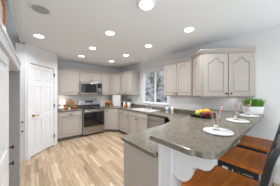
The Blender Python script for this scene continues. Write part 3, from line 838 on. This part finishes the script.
# left counter
r = thing('table_lamp', 'small lit table lamp with white shade on the left counter', 'lamp', (.70, 4.82, CZ))
MB().lathe([(.001, 0), (.055, 0), (.05, .012), (.02, .03), (.035, .07), (.04, .10), (.015, .135), (.01, .17), (.001, .17)], 24).build('base', 'china', r, smooth=True)
sh = MB(); sh.lathe([(.10, .16), (.088, .31), (.086, .31), (.098, .16)], 28)
tag(sh.build('lamp_shade', 'shade', r, smooth=True), 'white linen lamp shade, lit', None)
pl_ = bpy.data.lights.new('bulb', 'POINT'); pl_.energy = .9; pl_.shadow_soft_size = .03; pl_.color = (1, .85, .7)
lo = bpy.data.objects.new('bulb', pl_); C.objects.link(lo); lo.parent = r; lo.location = (0, 0, .24)
pumpkin('white pumpkin on the left counter in front of the lamp', .625, 4.56, CZ, .085, 'china')
r = thing('chopping_board', 'round brown wooden board leaning on the wall behind the small plant', 'board', (.95, 4.89, CZ+.005))
MB().lathe([(.001, 0), (.135, 0), (.14, .004), (.14, .014), (.135, .018), (.001, .018)], 32, T=Matrix.Translation((0, 0, .14)) @ Matrix.Rotation(math.radians(78), 4, 'X')).build('board', 'boardwood', r, smooth=True)
MB().box(-.016, .016, .028, .044, .268, .32).build('handle', 'boardwood', r)
r = thing('potted_herb', 'small green plant in a pale pot on the left counter', 'plant', (.865, 4.62, CZ))
MB().lathe([(.001, 0), (.035, 0), (.045, .075), (.040, .075), (.038, .065), (.001, .065)], 20).build('pot', 'china', r, smooth=True)
b = MB()
for k in range(160):
    a, t, q = rg.uniform(0, 2*PI), rg.random(), rg.random()**.5; c = Vector((.065*q*math.cos(a), .065*q*math.sin(a), .07+.09*t)); s_ = .014
    d1 = Vector((rg.uniform(-1, 1), rg.uniform(-1, 1), rg.uniform(-.5, .5))).normalized(); d2 = d1.orthogonal().normalized()
    b.add([c-d1*s_, c+d2*s_*.6, c+d1*s_, c-d2*s_*.6], [(0, 1, 2, 3)])
b.build('foliage', 'darkleaf', r)
r = thing('wooden_bowl', 'low brown wooden bowl on the left counter beside the range', 'bowl', (1.05, 4.62, CZ))
MB().lathe([(.001, 0), (.045, 0), (.085, .05), (.09, .07), (.084, .07), (.078, .05), (.04, .012), (.001, .012)], 24).build('bowl_body', 'boardwood', r, smooth=True)
pumpkin('small orange gourd between the lamp and the little potted plant', .79, 4.76, CZ, .05, 'orange')
# right of range
r = thing('framed_sign', 'blank white framed board standing on the counter right of the range', 'sign', (2.02, 4.90, CZ))
MB().box(-.0, .22, 0, .018, 0, .21).build('panel', 'china', r, bevel=.003)
MB().box(.09, .13, .018, .042, 0, .05).build('foot', 'palewood', r)
r = thing('flower_pot', 'brown pot holding the orange pumpkin on the corner counter', 'pot', (2.245, 4.70, CZ))
MB().lathe([(.001, 0), (.05, 0), (.065, .10), (.068, .12), (.06, .12), (.058, .10), (.001, .10)], 24).build('pot_body', 'terracotta', r, smooth=True)
pumpkin('orange pumpkin sitting on the brown pot in the corner', 2.245, 4.70, CZ+.121, .075, 'orange')
for i, (x, y, h_, rr, lab) in enumerate(((2.31, 4.55, .20, .016, 'tall pale wooden pepper mill in front of the corner garage'), (2.375, 4.52, .15, .016, 'short dark wooden mill beside the taller one'))):
    r = thing('pepper_mill', lab, 'mill', (x, y, CZ))
    k = h_/.2
    MB().lathe([(.001, 0), (.024, 0), (.024, .03*k), (.014, .07*k), (.018, .12*k), (.022, .145*k), (.001, .146*k)], 18).build('body', ['palewood', 'boardwood'][i], r, smooth=True)
    MB().ball((0, 0, .172*k), .024*k, 14).build('top', ['palewood', 'boardwood'][i], r, smooth=True)
# window-wall corner
pumpkin('orange pumpkin on the counter beside the white vase', 2.63, 4.02, CZ, .058, 'orange')
r = thing('vase', 'white ceramic vase with dark green leaves left of the window', 'vase', (2.78, 3.97, CZ))
MB().lathe([(.001, 0), (.06, 0), (.075, .06), (.075, .15), (.062, .19), (.066, .20), (.058, .20), (.055, .18), (.001, .17)], 24).build('vase_body', 'china', r, smooth=True)
b = MB()
for k in range(220):
    a, t, q = rg.uniform(0, 2*PI), rg.random(), rg.random()**.5; c = Vector((.09*q*math.cos(a), .09*q*math.sin(a), .19+.12*t)); s_ = .022
    d1 = Vector((rg.uniform(-1, 1), rg.uniform(-1, 1), rg.uniform(-.5, 1))).normalized(); d2 = d1.orthogonal().normalized()
    b.add([c-d1*s_, c+d2*s_*.5, c+d1*s_, c-d2*s_*.5], [(0, 1, 2, 3)])
b.build('foliage', 'darkleaf', r)
r = thing('canister', 'short white canister left of the leafy vase', 'canister', (2.72, 4.20, CZ))
MB().lathe([(.001, 0), (.055, 0), (.055, .15), (.001, .15)], 24).build('body', 'china', r, smooth=True)
MB().lathe([(.001, .1505), (.057, .1505), (.057, .175), (.012, .18), (.012, .195), (.001, .197)], 24).build('lid', 'china', r, smooth=True)
# soap bottles by the window
for i, (x, y, h_, lab, m2) in enumerate(((2.76, 2.14, .15, 'white soap bottle with blue cap on the counter under the right end of the window', 'bluepaper'), (2.82, 2.02, .16, 'white hand soap bottle with tan pump, rightmost on the sink counter', 'palewood'))):
    r = thing('soap_bottle', lab, 'bottle', (x, y, CZ))
    MB().lathe([(.001, 0), (.038, 0), (.040, .01), (.040, h_-.02), (.02, h_), (.012, h_+.01), (.001, h_+.01)], 20).build('bottle_body', 'china', r, smooth=True)
    MB().lathe([(.014, h_+.0105), (.014, h_+.03), (.005, h_+.032), (.005, h_+.05), (.001, h_+.05)], 14).tube([(0, 0, h_+.046), (-.035, 0, h_+.042)], .005).build('pump', m2, r, smooth=True)
    MB().lathe([(.0405, .03), (.0408, .03), (.0408, .075), (.0405, .075)], 20).build('label_band', 'bluepaper' if i == 0 else 'palewood', r)
